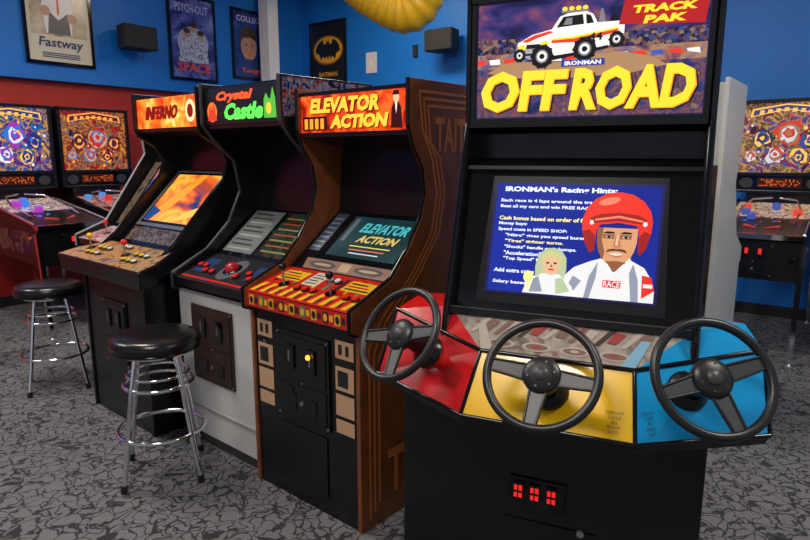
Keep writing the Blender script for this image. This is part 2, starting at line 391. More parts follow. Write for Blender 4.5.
# ---- brown sided cabinet
def cab_brown():
    w=.664; e=empty('arcade_cabinet',rp(.332,0),-40.57)
    inner=[(.01,0),(.01,.80),(-.03,.82),(-.03,.885),(.21,.955),(.52,1.185),(.55,1.48),(.305,1.53),(.305,1.71),(.72,1.71),(.72,0)]
    outer=[(0,0),(0,.80),(-.04,.815),(-.04,.895),(.18,.985),(.27,1.08),(.355,1.20),(.385,1.30),(.37,1.40),(.31,1.49),(.285,1.56),(.285,1.735),(.74,1.735),(.74,0)]
    wood=mat('brown_woodgrain_side',(.24,.075,.026),.28,noise=.25,nscale=12)
    shell(e,w,inner,outer,wood,BLACK,BLACKG)
    o=MB(); F=Fr((w/2+.001,0,0),(0,1,0),(0,0,1),1,1); org=mat('side_orange',(.62,.20,.05),.35)
    def band(pts,wd):
        for a,b in zip(pts[:-1],pts[1:]):
            d=V((b[0]-a[0],b[1]-a[1])); n=V((-d.y,d.x)).normalized()*wd/2
            o.poly(F,[(a[0]-n.x,a[1]-n.y),(b[0]-n.x,b[1]-n.y),(b[0]+n.x,b[1]+n.y),(a[0]+n.x,a[1]+n.y)],org)
    for k in (0,1,2):
        d=.026*k
        band([(.05+d,.04+d),(.05+d,.74-d),(.12+d,.84-d*.5),(.30+d,.99),(.42+d,1.14),(.455+d,1.30),(.42+d,1.44),(.36+d,1.55-d),(.34+d,1.69-d),(.70-d,1.69-d)],.011)
    o.text(F,.44,1.46,.72,1.60,'TAITO',org,.001,.03)
    o.text(F,.15,.10,.62,.30,'TAITO',org,.001,.03)
    for q in range(3): o.rect(F,.40+q*.07,.36,.43+q*.07,.62-q*.06,org,.0005)
    o.build('side_art',e,recalc=False)
    # front
    x0,x1=-w/2+.02,w/2-.02
    F=slope(x0,x1,(.01,0),(.01,.80)); o=MB()
    tan=mat('tan_print',(.62,.38,.22),.4)
    for a,b in ((.03,.19),(.81,.97)):
        for k,(v0,v1) in enumerate(((.86,.95),(.70,.82),(.57,.68),(.48,.55))):
            o.fbox(F,a,v0,b,v1,0,.001,tan)
        o.fbox(F,a+.03,.88,a+.06,.93,.001,.002,BLACKM); o.fbox(F,a+.09,.88,a+.12,.93,.001,.002,BLACKM)
        o.fbox(F,a+.02,.72,b-.05,.80,.001,.002,BLACKM)
    coin_door(o,F,.25,.46,.76,.93,BLACK)
    lp=F.p(.60,.83,.012); o.cyl(lp,lp+F.n*.012,.013,BLACKG,14); o.ball(lp+F.n*.014,.010,E('orange_lamp',(1,.14,.01),14.))
    o.fbox(F,.36,.60,.42,.64,.013,.016,BLACKG); 
    o.fbox(F,.28,.1,.72,.42,0,.004,BLACK)
    o.build('coin_door',e)
    # control strip
    F=slope(x0,x1,(-.03,.822),(-.03,.883)); o=MB()
    o.rect(F,0,0,1,1,mat('ctl_red',(.62,.022,.015),.25))
    ye=mat('ctl_yellow',(.9,.50,.02),.25); bl=mat('ctl_dark',(.02,.02,.03),.3); gr=mat('ctl_green',(.06,.28,.10),.35)
    for i in range(9):
        u=.04+i*.105
        o.rect(F,u,.15,u+.05,.85,(ye,gr,ye,bl)[i%4],.001); o.ell(F,u+.025,.5,.018,.25,(bl,ye)[i%2],.002)
        o.rect(F,u+.06,.3,u+.09,.7,(bl,ye)[i%2],.001)
    o.build('control_front',e,recalc=False)
    F=slope(x0,x1,(-.03,.885),(.21,.955)); o=MB()
    o.rect(F,0,0,1,1,MATS['ctl_red'])
    for i in range(10):
        u=.02+i*.098
        o.poly(F,[(u,.05),(u+.045,.05),(u+.065,.36),(u+.02,.36)],ye,.001)
        o.poly(F,[(u+.055,.45),(u+.08,.45),(u+.06,.9),(u+.035,.9)],(bl,ye,gr)[i%3],.001)
        o.rect(F,u+.05,.08,u+.068,.24,bl,.0012)
    o.rect(F,.06,.55,.30,.88,ye,.0015); o.rect(F,.70,.55,.94,.88,ye,.0015)
    for a in (.08,.72):
        for q in range(3): o.rect(F,a,.60+q*.09,a+.20-.03*q,.64+q*.09,(bl,MATS['ctl_red'],bl)[q],.002)
    o.rect(F,.34,.5,.48,.95,P('cream',(.72,.66,.52)),.0015)
    for q in range(4): o.rect(F,.355,.57+q*.09,.465-.02*(q%2),.60+q*.09,bl,.002)
    o.build('control_art',e,recalc=False)
    o=MB(); stick(o,F,.22,.4,BLACKG); stick(o,F,.68,.4,BLACKG)
    rb=mat('button_red',(.8,.03,.02),.2)
    for u in (.38,.46,.54,.84,.92): button(o,F,u,.35,rb)
    button(o,F,.54,.75,mat('button_white',(.8,.8,.8),.25)); button(o,F,.61,.75,mat('button_white',(.8,.8,.8),.25))
    o.build('controls',e)
    # bezel + screen
    F=slope(x0,x1,(.21,.955),(.52,1.185)); o=MB()
    o.rect(F,0,0,1,1,BLACKG)
    wh=mat('card_white',(.42,.46,.48),.5)
    o.rect(F,.03,.30,.15,.95,mat('card_blue',(.05,.08,.13),.4),.001)
    for i in range(7): o.rect(F,.045,.36+i*.08,.135,.38+i*.08,wh,.002)
    o.poly(F,[(.13,.02),(.94,.02),(.97,.18),(.10,.18)],mat('bezel_brown',(.22,.085,.04),.35),.001)
    tn=mat('bezel_tan',(.45,.28,.14),.4)
    o.ell(F,.30,.10,.13,.055,bl,.002); o.ell(F,.74,.10,.13,.055,bl,.002)
    o.ell(F,.30,.10,.09,.02,tn,.0025); o.ell(F,.74,.10,.09,.02,tn,.0025)
    o.rect(F,.47,.04,.57,.16,tn,.002)
    o.rect(F,.18,.21,.95,.98,mat('tube_black',(.004,.006,.008),.08),.002)
    o.build('bezel',e,recalc=False)
    o=MB(); o.rect(F,.24,.26,.89,.92,artmat('screen_teal_glow',[(.004,.016,.018),(.007,.026,.03),(.014,.045,.05)],3,1.,0.),.003)
    o.text(F,.38,.66,.82,.82,'ELEVATOR',E('scr_cyan',(.05,.38,.42),1.1),.004,.04,.02)
    o.text(F,.42,.50,.78,.62,'ACTION',E('scr_gold',(.55,.40,.10),1.1),.004,.04,.02)
    for i in range(3): o.rect(F,.40+i*.02,.43-i*.055,.78-i*.03,.445-i*.055,(E('scr_yellow',(.8,.7,.1),.8),E('scr_red',(.8,.15,.08),.8),E('scr_white',(.6,.75,.8),.8))[i],.004)
    o.rect(F,.27,.5,.31,.88,E('scr_grey',(.10,.13,.15),.8),.004)
    o.build('screen',e,recalc=False)
    # marquee
    F=slope(x0,x1,(.303,1.545),(.303,1.70)); o=MB()
    o.rect(F,.0,.0,1,1,artmat('marquee_lava',[(.12,.005,.0),(.45,.02,.005),(.85,.07,.01),(1,.22,.02)],11,1.15,1.),.0)
    for dd,mm,h in ((.008,E('mq_dark',(.08,.005,.005),.4),.002),(0,E('mq_gold',(1,.50,.04),1.4),.003)):
        o.text(F,.10+dd,.52-dd*3,.76+dd,.93-dd*3,'ELEVATOR',mm,h,.05,.02)
        o.text(F,.30+dd,.1-dd*3,.82+dd,.46-dd*3,'ACTION',mm,h,.06,.02)
    dk=E('mq_dark',(.08,.005,.005),.4)
    o.rect(F,.02,.06,.27,.44,dk,.001)
    for i in range(4): o.rect(F,.04+i*.055,.1,.075+i*.055,.38,E('mq_amber',(1,.35,.03),1.2),.002)
    o.poly(F,[(.86,.06),(.865,.55),(.885,.68),(.925,.68),(.945,.55),(.955,.06)],dk,.003); o.ell(F,.905,.80,.025,.13,E('mq_face',(.9,.5,.25),1.1),.004); o.poly(F,[(.875,.86),(.935,.86),(.925,.97),(.885,.97)],dk,.005)
    o.poly(F,[(.895,.68),(.905,.4),(.915,.68)],E('mq_white',(1,.8,.6),1.2),.004)
    o.build('marquee',e,recalc=False)
    o=MB(); 
    o.fbox(F,-.0,-.12,1,.0,0,.012,BLACK); o.fbox(F,-.0,1.0,1,1.1,0,.012,BLACK); o.build('marquee_rails',e)
cab_brown()

# ---- white front cabinet
def cab_white():
    w=.64; e=empty('arcade_cabinet',rp(1.015,.055),-40.57)
    inner=[(.01,0),(.01,.80),(-.03,.81),(-.03,.85),(.21,.94),(.48,1.16),(.52,1.50),(.195,1.58),(.195,1.78),(.74,1.78),(.74,0)]
    outer=[(0,0),(0,.79),(-.045,.80),(-.045,.87),(.16,.97),(.30,1.10),(.38,1.26),(.35,1.42),(.23,1.53),(.175,1.60),(.175,1.80),(.76,1.80),(.76,0)]
    shell(e,w,inner,outer,BLACK,BLACK,DGREY)
    x0,x1=-w/2+.0,w/2-.0
    F=slope(x0,x1,(-.001,0),(-.001,.79),.001); o=MB(); o.fbox(F,.0,.06,1,1,0,.004,WHITE)
    o.fbox(F,.0,.23,1,.25,.004,.008,mat('grey_strip',(.4,.4,.4),.4)); o.fbox(F,0,0,1,.055,0,.003,DGREY)
    G=Fr(F.p(0,0,.004),F.ex,F.ey,F.W,F.H)
    coin_door(o,G,.18,.44,.72,.92,mat('brown_metal_door',(.055,.032,.025),.35,metal=.3,noise=.2,nscale=50))
    o.build('front_panel',e)
    F=slope(x0+.02,x1-.02,(-.03,.85),(.21,.94)); o=MB(); o.rect(F,0,0,1,1,mat('ctl_black_art',(.02,.02,.03),.25))
    rb=mat('button_red',(.8,.03,.02),.2)
    o.rect(F,.03,.08,.97,.14,mat('ctl_red',(.65,.03,.02),.35),.001)
    for u in (.14,.84): o.rect(F,u-.08,.3,u+.08,.8,mat('ctl_blue_art',(.02,.05,.16),.3),.001)
    o.ell(F,.5,.55,.12,.36,P('greydark',(.12,.12,.13)),.001)
    o.build('control_art',e,recalc=False)
    o=MB()
    for u in (.08,.16,.24,.33,.66,.76,.84,.92): button(o,F,u,.5 if int(u*100)%3 else .35,rb,.015)
    c=F.p(.5,.55,0); o.lathe([(.05,0),(.05,.004),(.036,.006)],c,F.n,BLACKG,24); o.ball(c+F.n*.004,.036,mat('trackball_red',(.55,.02,.03),.12),20)
    o.build('controls',e)
    F=slope(x0+.02,x1-.02,(.21,.94),(.48,1.16)); o=MB(); o.rect(F,0,0,1,1,BLACKG)
    o.rect(F,.04,.08,.45,.95,P('instr_grey',(.16,.18,.18)),.001)
    dk=P('instr_dark',(.03,.04,.04))
    for i in range(9): o.rect(F,.08,.14+i*.09,.4-.04*(i%3),.17+i*.09,dk if i%3 else P('instr_lt',(.35,.38,.36)),.002)
    o.rect(F,.5,.08,.96,.95,artmat('instr_green',[(.01,.03,.02),(.03,.09,.06),(.2,.05,.02),(.06,.12,.08)],40,.08,kind='cell'),.001)
    for i in range(7): o.rect(F,.53,.16+i*.11,.92-.05*(i%2),.19+i*.11,P('instr_red',(.35,.07,.03)) if i%2 else P('instr_olive',(.25,.25,.10)),.002)
    o.build('instruction_bezel',e,recalc=False)
    F=slope(x0+.02,x1-.02,(.193,1.60),(.193,1.77)); o=MB()
    o.rect(F,0,0,1,1,E('mq_black',(.01,.012,.01),.5))
    o.text(F,.14,.58,.62,.90,'Crystal',E('mq_orange',(1,.08,.015),1.6),.002,.05,.05)
    o.text(F,.26,.10,.78,.56,'Castle',E('mq_green',(.10,.9,.08),1.5),.003,.05,.04)
    o.ell(F,.10,.35,.07,.28,E('mq_orange2',(1,.22,.02),1.1),.001); o.poly(F,[(.04,.1),(.07,.6),(.10,.4),(.13,.65),(.17,.1)],E('mq_rd',(.7,.05,.02),1.),.002)
    o.poly(F,[(.80,.1),(.80,.6),(.83,.75),(.86,.6),(.88,.6),(.91,.9),(.94,.6),(.95,.1)],E('mq_green2',(.1,.5,.05),1.),.001)
    o.ell(F,.86,.35,.03,.15,E('mq_gold',(1,.50,.04),1.4),.002)
    o.build('marquee',e,recalc=False)
    o=MB(); F=Fr((w/2+.001,.175,1.60),(0,1,0),(0,0,1),.58,.2)
    o.rect(F,.02,.1,.98,.95,artmat('side_topart',[(.01,.01,.03),(.02,.03,.2),(.35,.35,.42),(.45,.03,.03),(.01,.01,.02)],20,.1,2.),0)
    o.build('side_art',e,recalc=False)
cab_white()

# ---- wide-panel cabinet
def cab_wide():
    w=.70; e=empty('arcade_cabinet',rp(1.765,-.1),-40.57)
    inner=[(.01,0),(.01,.86),(.10,.90),(.22,.955),(.62,1.36),(.64,1.54),(.385,1.58),(.385,1.77),(.98,1.77),(.98,0)]
    outer=[(0,0),(0,.86),(.10,.93),(.19,1.0),(.50,1.33),(.53,1.42),(.48,1.50),(.38,1.56),(.365,1.60),(.365,1.80),(1.0,1.80),(1.0,0)]
    shell(e,w,inner,outer,BLACK,BLACK,BLACKG)
    o=MB(); a=[(-.48,-.08),(.48,-.08),(.46,.02),(.36,.17),(-.36,.17),(-.46,.02)]
    def zz(y): return .90+(y+.08)*.22
    o.hull([(x*.97,y+.01,zz(y)-.09) for x,y in a],[(x,y,zz(y)) for x,y in a],BLACK); o.build('control_box',e,bevel=.006)
    o=MB(); o.face([(x*.97,y*.97+.002,zz(y)+.0035) for x,y in a],artmat('panel_art',[(.06,.03,.02),(.22,.12,.06),(.38,.27,.14),(.55,.20,.03),(.08,.03,.02)],12,0.,1.5)); o.build('control_art',e,recalc=False)
    F=Fr((-.48,-.08,zz(-.08)+.004),(1,0,0),(0,.25,.055),.96,.256); o=MB()
    yb=mat('ball_yellow',(.9,.5,.03),.2); rb=mat('button_red',(.8,.03,.02),.2); yl=mat('button_yellow',(.9,.6,.03),.25); wb=mat('button_white',(.8,.8,.8),.25)
    stick(o,F,.17,.5,yb,.07); stick(o,F,.60,.5,rb,.07)
    for b0 in (.26,.69):
        for i in range(3):
            for j in range(2): button(o,F,b0+i*.055,.3+j*.28,(yl,yl,wb)[i])
    button(o,F,.45,.8,wb); button(o,F,.5,.8,wb); o.build('controls',e)
    x0,x1=-w/2+.02,w/2-.02
    F=slope(x0,x1,(.22,.955),(.62,1.36)); o=MB(); o.rect(F,0,0,1,1,BLACKG)
    o.rect(F,.06,.03,.94,.20,artmat('bezel_instr',[(.35,.22,.12),(.08,.04,.03),(.45,.36,.28),(.25,.08,.04)],22,.05),.002)
    o.fbox(F,.05,.22,.95,.98,0,.004,mat('silver_bezel',(.22,.22,.23),.3,metal=.6)); o.rect(F,.09,.26,.91,.95,BLACKG,.005)
    o.build('bezel',e,recalc=False)
    o=MB(); o.rect(F,.12,.29,.88,.92,artmat('screen_fire',[(.01,.03,.12),(.05,.04,.12),(.45,.06,.02),(1,.20,.02),(1,.45,.05),(.9,.15,.02),(.15,.04,.08)],3.0,1.15,.6,stretch=(1,2.2,.6)),.006)
    o.poly(F,[(.12,.29),(.30,.29),(.42,.5),(.62,.92),(.52,.92),(.30,.6)],E('scr_flame',(1,.30,.02),1.1),.007)
    o.poly(F,[(.12,.29),(.22,.29),(.30,.42),(.12,.48)],E('scr_navy',(.01,.05,.2),1.),.0075)
    o.poly(F,[(.56,.29),(.88,.40),(.88,.52),(.7,.44)],E('scr_amber',(1,.5,.08),1.),.007)
    o.build('screen',e,recalc=False)
    F=slope(x0,x1,(.383,1.60),(.383,1.765)); o=MB()
    o.rect(F,0,0,1,1,artmat('marquee_fire',[(.35,.012,0),(.95,.10,.01),(1,.30,.03),(1,.70,.20)],8,1.4,1.))
    for dd,mm,h in ((.008,E('mq_dark2',(.05,.005,.0),.3),.001),(0,E('mq_darkred',(.30,.008,.0),.8),.002)):
        o.text(F,.14+dd,.28,.66+dd,.74,'INFERNO',mm,h,.05,.04)
    o.ell(F,.88,.5,.07,.35,E('mq_cream',(1,.75,.35),1.4),.002); o.ell(F,.88,.5,.045,.22,MATS['lit_mq_darkred'],.003)
    o.build('marquee',e,recalc=False)
    F=slope(x0,x1,(.01,0),(.01,.80)); o=MB(); coin_door(o,F,.3,.4,.7,.85,BLACK); o.build('coin_door',e)
cab_wide()

# ---- low cabinet at the end of the row
def cab_end():
    w=.62; e=empty('arcade_cabinet',rp(2.56,.28),-40.57)
    inner=[(.01,0),(.01,.84),(-.1,.86),(-.1,.90),(.14,.96),(.50,1.42),(.52,1.5),(.42,1.60),(.8,1.60),(.8,0)]
    outer=[(0,0),(0,.83),(-.11,.85),(-.11,.92),(.1,1.0),(.42,1.46),(.40,1.62),(.82,1.62),(.82,0)]
    shell(e,w,inner,outer,BLACK,BLACK,P('greymid',(.3,.3,.32)))
    x0,x1=-w/2+.02,w/2-.02
    F=slope(x0,x1,(-.1,.90),(.14,.96)); o=MB(); o.rect(F,0,0,1,1,artmat('panel_art2',[(.4,.4,.42),(.55,.06,.04),(.65,.65,.65),(.08,.10,.3)],14,0.,1.5))
    o.build('control_art',e,recalc=False)
    o=MB(); rb=mat('button_red',(.8,.03,.02),.2); stick(o,F,.3,.5,rb); 
    for u in (.5,.6,.7): button(o,F,u,.5,rb)
    o.build('controls',e)
    F=slope(x0,x1,(.14,.96),(.50,1.42)); o=MB(); o.rect(F,0,0,1,1,BLACKG)
    o.rect(F,.04,.05,.2,.95,artmat('bezel_cream',[(.05,.05,.05),(.3,.2,.12),(.4,.3,.22),(.12,.06,.04)],12,.05),.001)
    o.rect(F,.8,.05,.96,.95,MATS['bezel_cream'],.001)
    o.rect(F,.24,.15,.76,.9,artmat('scr_arcade',[(.02,.02,.08),(.05,.10,.35),(.5,.12,.06),(.03,.02,.06)],8,.9,1.),.002); o.build('bezel',e,recalc=False)
cab_end()

# ---- racing cabinet with three steering wheels
def racing():
    e=empty('racing_arcade_cabinet',(.352,1.523,0),-24)
    w=.74
    inner=[(.24,0),(.24,.74),(.30,.95),(.445,1.41),(.56,1.44),(.56,1.52),(.475,1.555),(.475,1.93),(.95,1.93),(.95,0)]
    outer=[(.22,0),(.22,.72),(.255,.95),(.45,1.55),(.45,1.96),(.97,1.96),(.97,0)]
    shell(e,w,inner,outer,BLACK,BLACK,BLACKG,.022)
    o=MB(); o.box(-.48,.41,.2,.9,0,.72,BLACK); o.build('base',e,bevel=.006)
    BL=[(-.585,.225,.74),(-.235,.05,.72),(.235,.05,.72),(.55,.21,.74)]
    TL=[(-.57,.35,.93),(-.215,.17,.88),(.215,.17,.88),(.53,.33,.93)]
    RD=mat('console_red',(.62,.010,.012),.2,coat=.4); YL=mat('console_yellow',(.95,.56,.008),.2,coat=.4); BU=mat('console_blue',(.008,.33,.72),.2,coat=.4)
    o=MB()
    cs=(RD,YL,BU)
    for i in range(3):
        o.face([BL[i],BL[i+1],TL[i+1],TL[i]],cs[i])
    dn=[(x*.985,y+.012,z-.03) for x,y,z in BL]
    for i in range(3): o.face([dn[i],dn[i+1],BL[i+1],BL[i]],BLACK)
    under=dn+[(.42,.42,.60),(-.49,.42,.60)]
    o.face(under,BLACK)
    backL=(-.52,.45,.97); backR=(.49,.45,.97); mL=(-.36,.30,.975); mR=(.36,.30,.975)
    o.face([TL[0],BL[0],dn[0],(-.49,.42,.60),backL],BLACK); o.face([TL[3],BL[3],dn[3],(.42,.42,.60),backR],BLACK)
    o.face([(-.49,.42,.60),backL,(-.36,.50,.97),(-.36,.50,.60)],BLACK); o.face([(.42,.42,.60),backR,(.36,.50,.97),(.36,.50,.60)],BLACK)
    grey=artmat('console_top_art',[(.14,.11,.10),(.28,.24,.21),(.38,.33,.28),(.22,.13,.12)],9,0,2.)
    o.face([TL[1],TL[2],mR,mL],grey)
    o.face([TL[0],TL[1],mL,backL],RD); o.face([TL[2],TL[3],backR,mR],BU)
    o.face([mL,backL,(-.36,.50,.97)],RD); o.face([mR,backR,(.36,.50,.97)],BU)
    o.build('console',e,recalc=False)
    o=MB()
    for i in range(4): o.cyl(BL[i],TL[i],.006,BLACKG,8)
    for L in (BL,TL):
        for i in range(3): o.cyl(L[i],L[i+1],.007,BLACKG,8)
    o.build('console_trim',e)
    # top art
    o=MB(); F=Fr(V(TL[1]),(1,0,0),V((0,.13,.095)),.43,.161); F.o+=F.n*.0015
    st=P('stripe_dark',(.06,.04,.04)); lt=P('stripe_light',(.42,.37,.32)); rd=P('stripe_red',(.32,.05,.05)); lb=P('stripe_blue',(.2,.4,.55)); bb=P('stripe_brown',(.20,.12,.10))
    for i in range(4):
        u=.04+i*.25
        o.ell(F,u+.08,.22,.10,.10,lt,.0); o.ell(F,u+.08,.22,.075,.065,bb,.0008); o.ell(F,u+.08,.22,.03,.03,rd if i%2 else lt,.001)
    for i in range(7):
        u=-.12+i*.17
        o.poly(F,[(u,.42),(u+.03,.40),(u+.17,.90),(u+.13,.94)],(lt,bb,st)[i%3],.0005)
        o.poly(F,[(u+.08,.50),(u+.14,.48),(u+.20,.72),(u+.13,.76)],(bb,lt,rd)[i%3],.0007)
    o.poly(F,[(0,0),(.09,0),(-.02,.62),(-.08,.62)],lt,.001); o.poly(F,[(1,0),(.91,0),(1.02,.62),(1.08,.62)],lb,.001)
    o.text(F,.36,.66,.66,.84,'TURBO',rd,.002,.03)
    o.build('console_print',e,recalc=False)
    o=MB()
    FL=[]
    for i in range(3):
        a=V(BL[i]);b=V(BL[i+1]);c=V(TL[i+1]);d=V(TL[i]); ex=(b-a); mid0=(a+b)/2; mid1=(c+d)/2; ey=mid1-mid0
        ey=(ey-ex.normalized()*ey.dot(ex.normalized()))
        F=Fr(a,ex,ey,ex.length,ey.length); F.o+=F.n*.0015; FL.append(F)
    dk=P('label_dark',(.03,.02,.02))
    for k,(F,u) in enumerate(((FL[1],.83),(FL[2],.09))):
        for j,t in enumerate(('DEPOSIT','COINS','IN','RIGHT','SLOT')): 
            wd=.014*len(t); o.text(F,u+.05-wd/2,.36-j*.065,u+.05+wd/2,.40-j*.065,t,dk,.003,.0)
    F=FL[0]
    for i in range(12):
        for j in range(2): o.rect(F,.68+i*.015,.30+j*.13,.676+i*.015+.006+.003*(i%3),.40+j*.13,dk,.004)
    o.build('labels',e,recalc=False)
    o=MB()
    G=Fr(V(TL[0]),V(TL[1])-V(TL[0]),V(backL)-V(TL[0]),.3,.12)
    H2=Fr(V(TL[2]),V(TL[3])-V(TL[2]),V(backR)-V(TL[3]),.3,.12)
    for F,cc in ((G,P('wing_pink',(.7,.25,.22))),(H2,P('wing_ltblue',(.25,.55,.75)))):
        for u in (.35,.55,.75): o.ell(F,u,.45,.05,.12,cc,.006); o.ell(F,u,.45,.03,.07,dk,.007); o.rect(F,u-.06,.62,u+.06,.68,cc,.006)
    o.build('wing_print',e,recalc=False)
    # wheels
    rots=(20,-4,12)
    for i in range(3):
        F=FL[i]; cpt=F.p((.42,.5,.48)[i],(.62,.54,.62)[i],0); n=F.n; hub=cpt+n*.135
        o=MB(); o.cyl(cpt,hub,.028,BLACK,20,.022); o.lathe([(.055,0),(.05,.012),(.03,.03)],cpt,n,BLACK,24)
        ex=F.ex; ey=F.ey; R=.142
        o.torus(hub+n*.012,n,R,.012,RUB,72,14)
        o.lathe([(.0001,.020),(.030,.020),(.036,.017),(.046,.014),(.05,.008),(.05,-.008),(.02,-.012)],hub,n,RUB,32)
        o.lathe([(.0001,.026),(.017,.025),(.020,.020)],hub,n,SPOKE,24)
        for q in range(6):
            a=math.radians(60*q+15); c=hub+(ex*math.cos(a)+ey*math.sin(a))*.034; o.cyl(c+n*.015,c+n*.019,.0035,DGREY,8)
        for a in (0+rots[i],180+rots[i],270+rots[i]):
            a=math.radians(a); d=ex*math.cos(a)+ey*math.sin(a); s2=n.cross(d)
            w0,w1=.024,.017
            A=[hub+d*.03+s2*w0,hub+d*.03-s2*w0,hub+d*(R-.002)-s2*w1+n*.010,hub+d*(R-.002)+s2*w1+n*.010]
            o.hull([q-n*.003 for q in A],[q+n*.005 for q in A],SPOKE)
            for sg in (-1,1):
                p0=hub+d*.04+s2*(w0-.003)*sg+n*.006; p1=hub+d*(R-.006)+s2*(w1-.002)*sg+n*.015
                o.cyl(p0,p1,.0035,RUB,8)
        o.build('steering_wheel_%d'%(i+1),e)
    # bezel and screen
    x0,x1=-w/2+.022,w/2-.022
    F=slope(x0,x1,(.30,.955),(.445,1.41),.003); o=MB(); o.rect(F,0,0,1,1,BLACKG)
    o.fbox(F,0,.975,1,1.0,0,.02,BLACK); o.fbox(F,0,-.01,1,.03,0,.03,BLACK); o.fbox(F,0,.03,1,.036,0,.031,DGREY)
    o.poly(F,[(.10,.09),(.90,.09),(.875,.94),(.125,.94)],mat('tube_surround',(.012,.012,.014),.3),.001)
    o.build('bezel',e,recalc=False)
    S=Fr(F.p(.135,.155,.003),F.ex,F.ey,F.W*.73,F.H*.745)
    o=MB(); o.rect(S,0,0,1,1,E('scr_border',(.010,.008,.07),1.)); o.rect(S,.02,.02,.98,.98,artmat('scr_blue_glow',[(.008,.015,.20),(.012,.03,.34)],2,1.05,0.),.0005)
    wt=E('scr_w',(.75,.8,.95),1.2); yw=E('scr_y',(.9,.8,.25),1.2)
    o.text(S,.07,.90,.74,.96,"IRONMAN's Racing Hints:",wt,.001,.04)
    lines=['Each race is 4 laps around the track.','Beat all my cars and win FREE RACE!','','Cash bonus based on order of finish.','Money buys:','Speed costs in SPEED SHOP:','"Nitro" gives you speed burst.','"Tires" tighter turns.','"Shocks" handle over bumps.','"Acceleration" bursts','"Top Speed" faster','','Add extra coins for','','Salary based on skill']
    for i,t in enumerate(lines):
        if not t: continue
        v=.81-i*.052; wd=len(t)*.0162; ind=(.05 if t[0]=='"' else 0)
        o.text(S,.05+ind,v,.05+ind+wd,v+.036,t,(wt,wt,wt,yw)[i%4],.001,.03)
    # driver portrait
    hr=E('helmet_red',(.80,.03,.015),1.); hr2=E('helmet_dark',(.35,.012,.01),.9); sk=E('face_skin',(.70,.33,.16),1.); sk2=E('face_shade',(.30,.11,.05),.9)
    sw=E('suit_white',(.80,.80,.80),1.); sg=E('suit_grey',(.30,.33,.42),.9); bk=E('ink',(.01,.01,.015),.5)
    o.poly(S,[(.44,.02),(.47,.18),(.53,.27),(.62,.33),(.68,.36),(.84,.36),(.92,.30),(.965,.20),(.98,.12),(.98,.02)],sw,.001)
    o.poly(S,[(.60,.02),(.62,.20),(.665,.33),(.66,.20),(.63,.02)],sg,.0015); o.poly(S,[(.86,.02),(.84,.25),(.86,.33),(.89,.2),(.90,.02)],sg,.0015)
    o.poly(S,[(.50,.1),(.53,.2),(.58,.16),(.54,.07)],sg,.0015)
    o.poly(S,[(.915,.05),(.98,.12),(.96,.23),(.91,.24)],hr,.002); o.rect(S,.92,.14,.97,.17,sw,.003); o.rect(S,.70,.12,.80,.18,hr,.002); o.text(S,.705,.125,.795,.175,'RACE',sw,.0025,.02)
    o.poly(S,[(.67,.40),(.69,.31),(.755,.25),(.83,.31),(.85,.40)],sk2,.002)
    o.poly(S,[(.67,.30),(.69,.38),(.755,.24),(.73,.20)],sw,.0024); o.poly(S,[(.85,.30),(.84,.38),(.755,.24),(.79,.20)],sw,.0024)
    o.poly(S,[(.645,.62),(.648,.50),(.66,.42),(.69,.35),(.73,.315),(.785,.315),(.825,.35),(.855,.42),(.868,.50),(.87,.62)],sk,.0025)
    o.poly(S,[(.645,.62),(.648,.50),(.66,.42),(.69,.35),(.695,.42),(.675,.52),(.68,.62)],sk2,.0027)
    dome=[(.56,.58),(.555,.68),(.575,.78),(.62,.86),(.69,.915),(.76,.925),(.83,.905),(.89,.85),(.93,.77),(.945,.68),(.94,.58),(.92,.46),(.89,.40),(.875,.42),(.875,.60),(.86,.645),(.76,.665),(.66,.645),(.64,.60),(.635,.42),(.61,.40),(.58,.48)]
    o.poly(S,dome,hr,.003)
    o.poly(S,[(.56,.58),(.58,.48),(.61,.40),(.635,.42),(.637,.55),(.60,.60)],hr2,.0032); o.poly(S,[(.94,.58),(.92,.46),(.89,.40),(.875,.42),(.875,.55),(.905,.60)],hr2,.0032)
    o.poly(S,[(.60,.70),(.66,.735),(.76,.75),(.86,.735),(.915,.70),(.90,.655),(.76,.68),(.62,.655)],hr2,.0034)
    o.poly(S,[(.625,.69),(.76,.725),(.895,.69),(.89,.675),(.76,.705),(.63,.675)],E('helmet_hi',(1,.22,.12),1.),.0036)
    o.ell(S,.70,.845,.06,.03,MATS['lit_helmet_hi'],.0036,rot=.25); o.ell(S,.61,.66,.012,.02,sw,.0038); o.ell(S,.905,.66,.012,.02,sw,.0038)
    for u in (.712,.806):
        o.poly(S,[(u-.034,.565),(u+.034,.565),(u+.030,.528),(u-.030,.528)],sk2,.0035)
        o.ell(S,u,.543,.020,.009,E('eye_white',(.60,.48,.38),.9),.004); o.ell(S,u+.002,.543,.010,.010,bk,.0045)
        o.poly(S,[(u-.036,.572),(u-.01,.590),(u+.03,.586),(u+.034,.572),(u,.570)],bk,.0045)
    o.poly(S,[(.752,.56),(.738,.47),(.748,.455),(.775,.455),(.785,.47),(.768,.56)],E('nose_shade',(.50,.20,.09),1.),.004)
    o.poly(S,[(.758,.56),(.752,.475),(.765,.47),(.768,.56)],E('nose_hi',(.9,.52,.32),1.),.0042)
    o.poly(S,[(.70,.412),(.715,.437),(.745,.447),(.762,.442),(.78,.447),(.81,.437),(.822,.412),(.79,.424),(.762,.428),(.73,.424)],E('moustache',(.12,.05,.02),.7),.0045)
    o.poly(S,[(.722,.405),(.762,.413),(.80,.405),(.785,.39),(.762,.385),(.738,.39)],E('teeth',(.75,.7,.62),.9),.0046); o.poly(S,[(.725,.398),(.738,.383),(.762,.376),(.788,.383),(.80,.398),(.785,.39),(.762,.385),(.738,.39)],E('lips',(.45,.1,.07),.8),.0047)
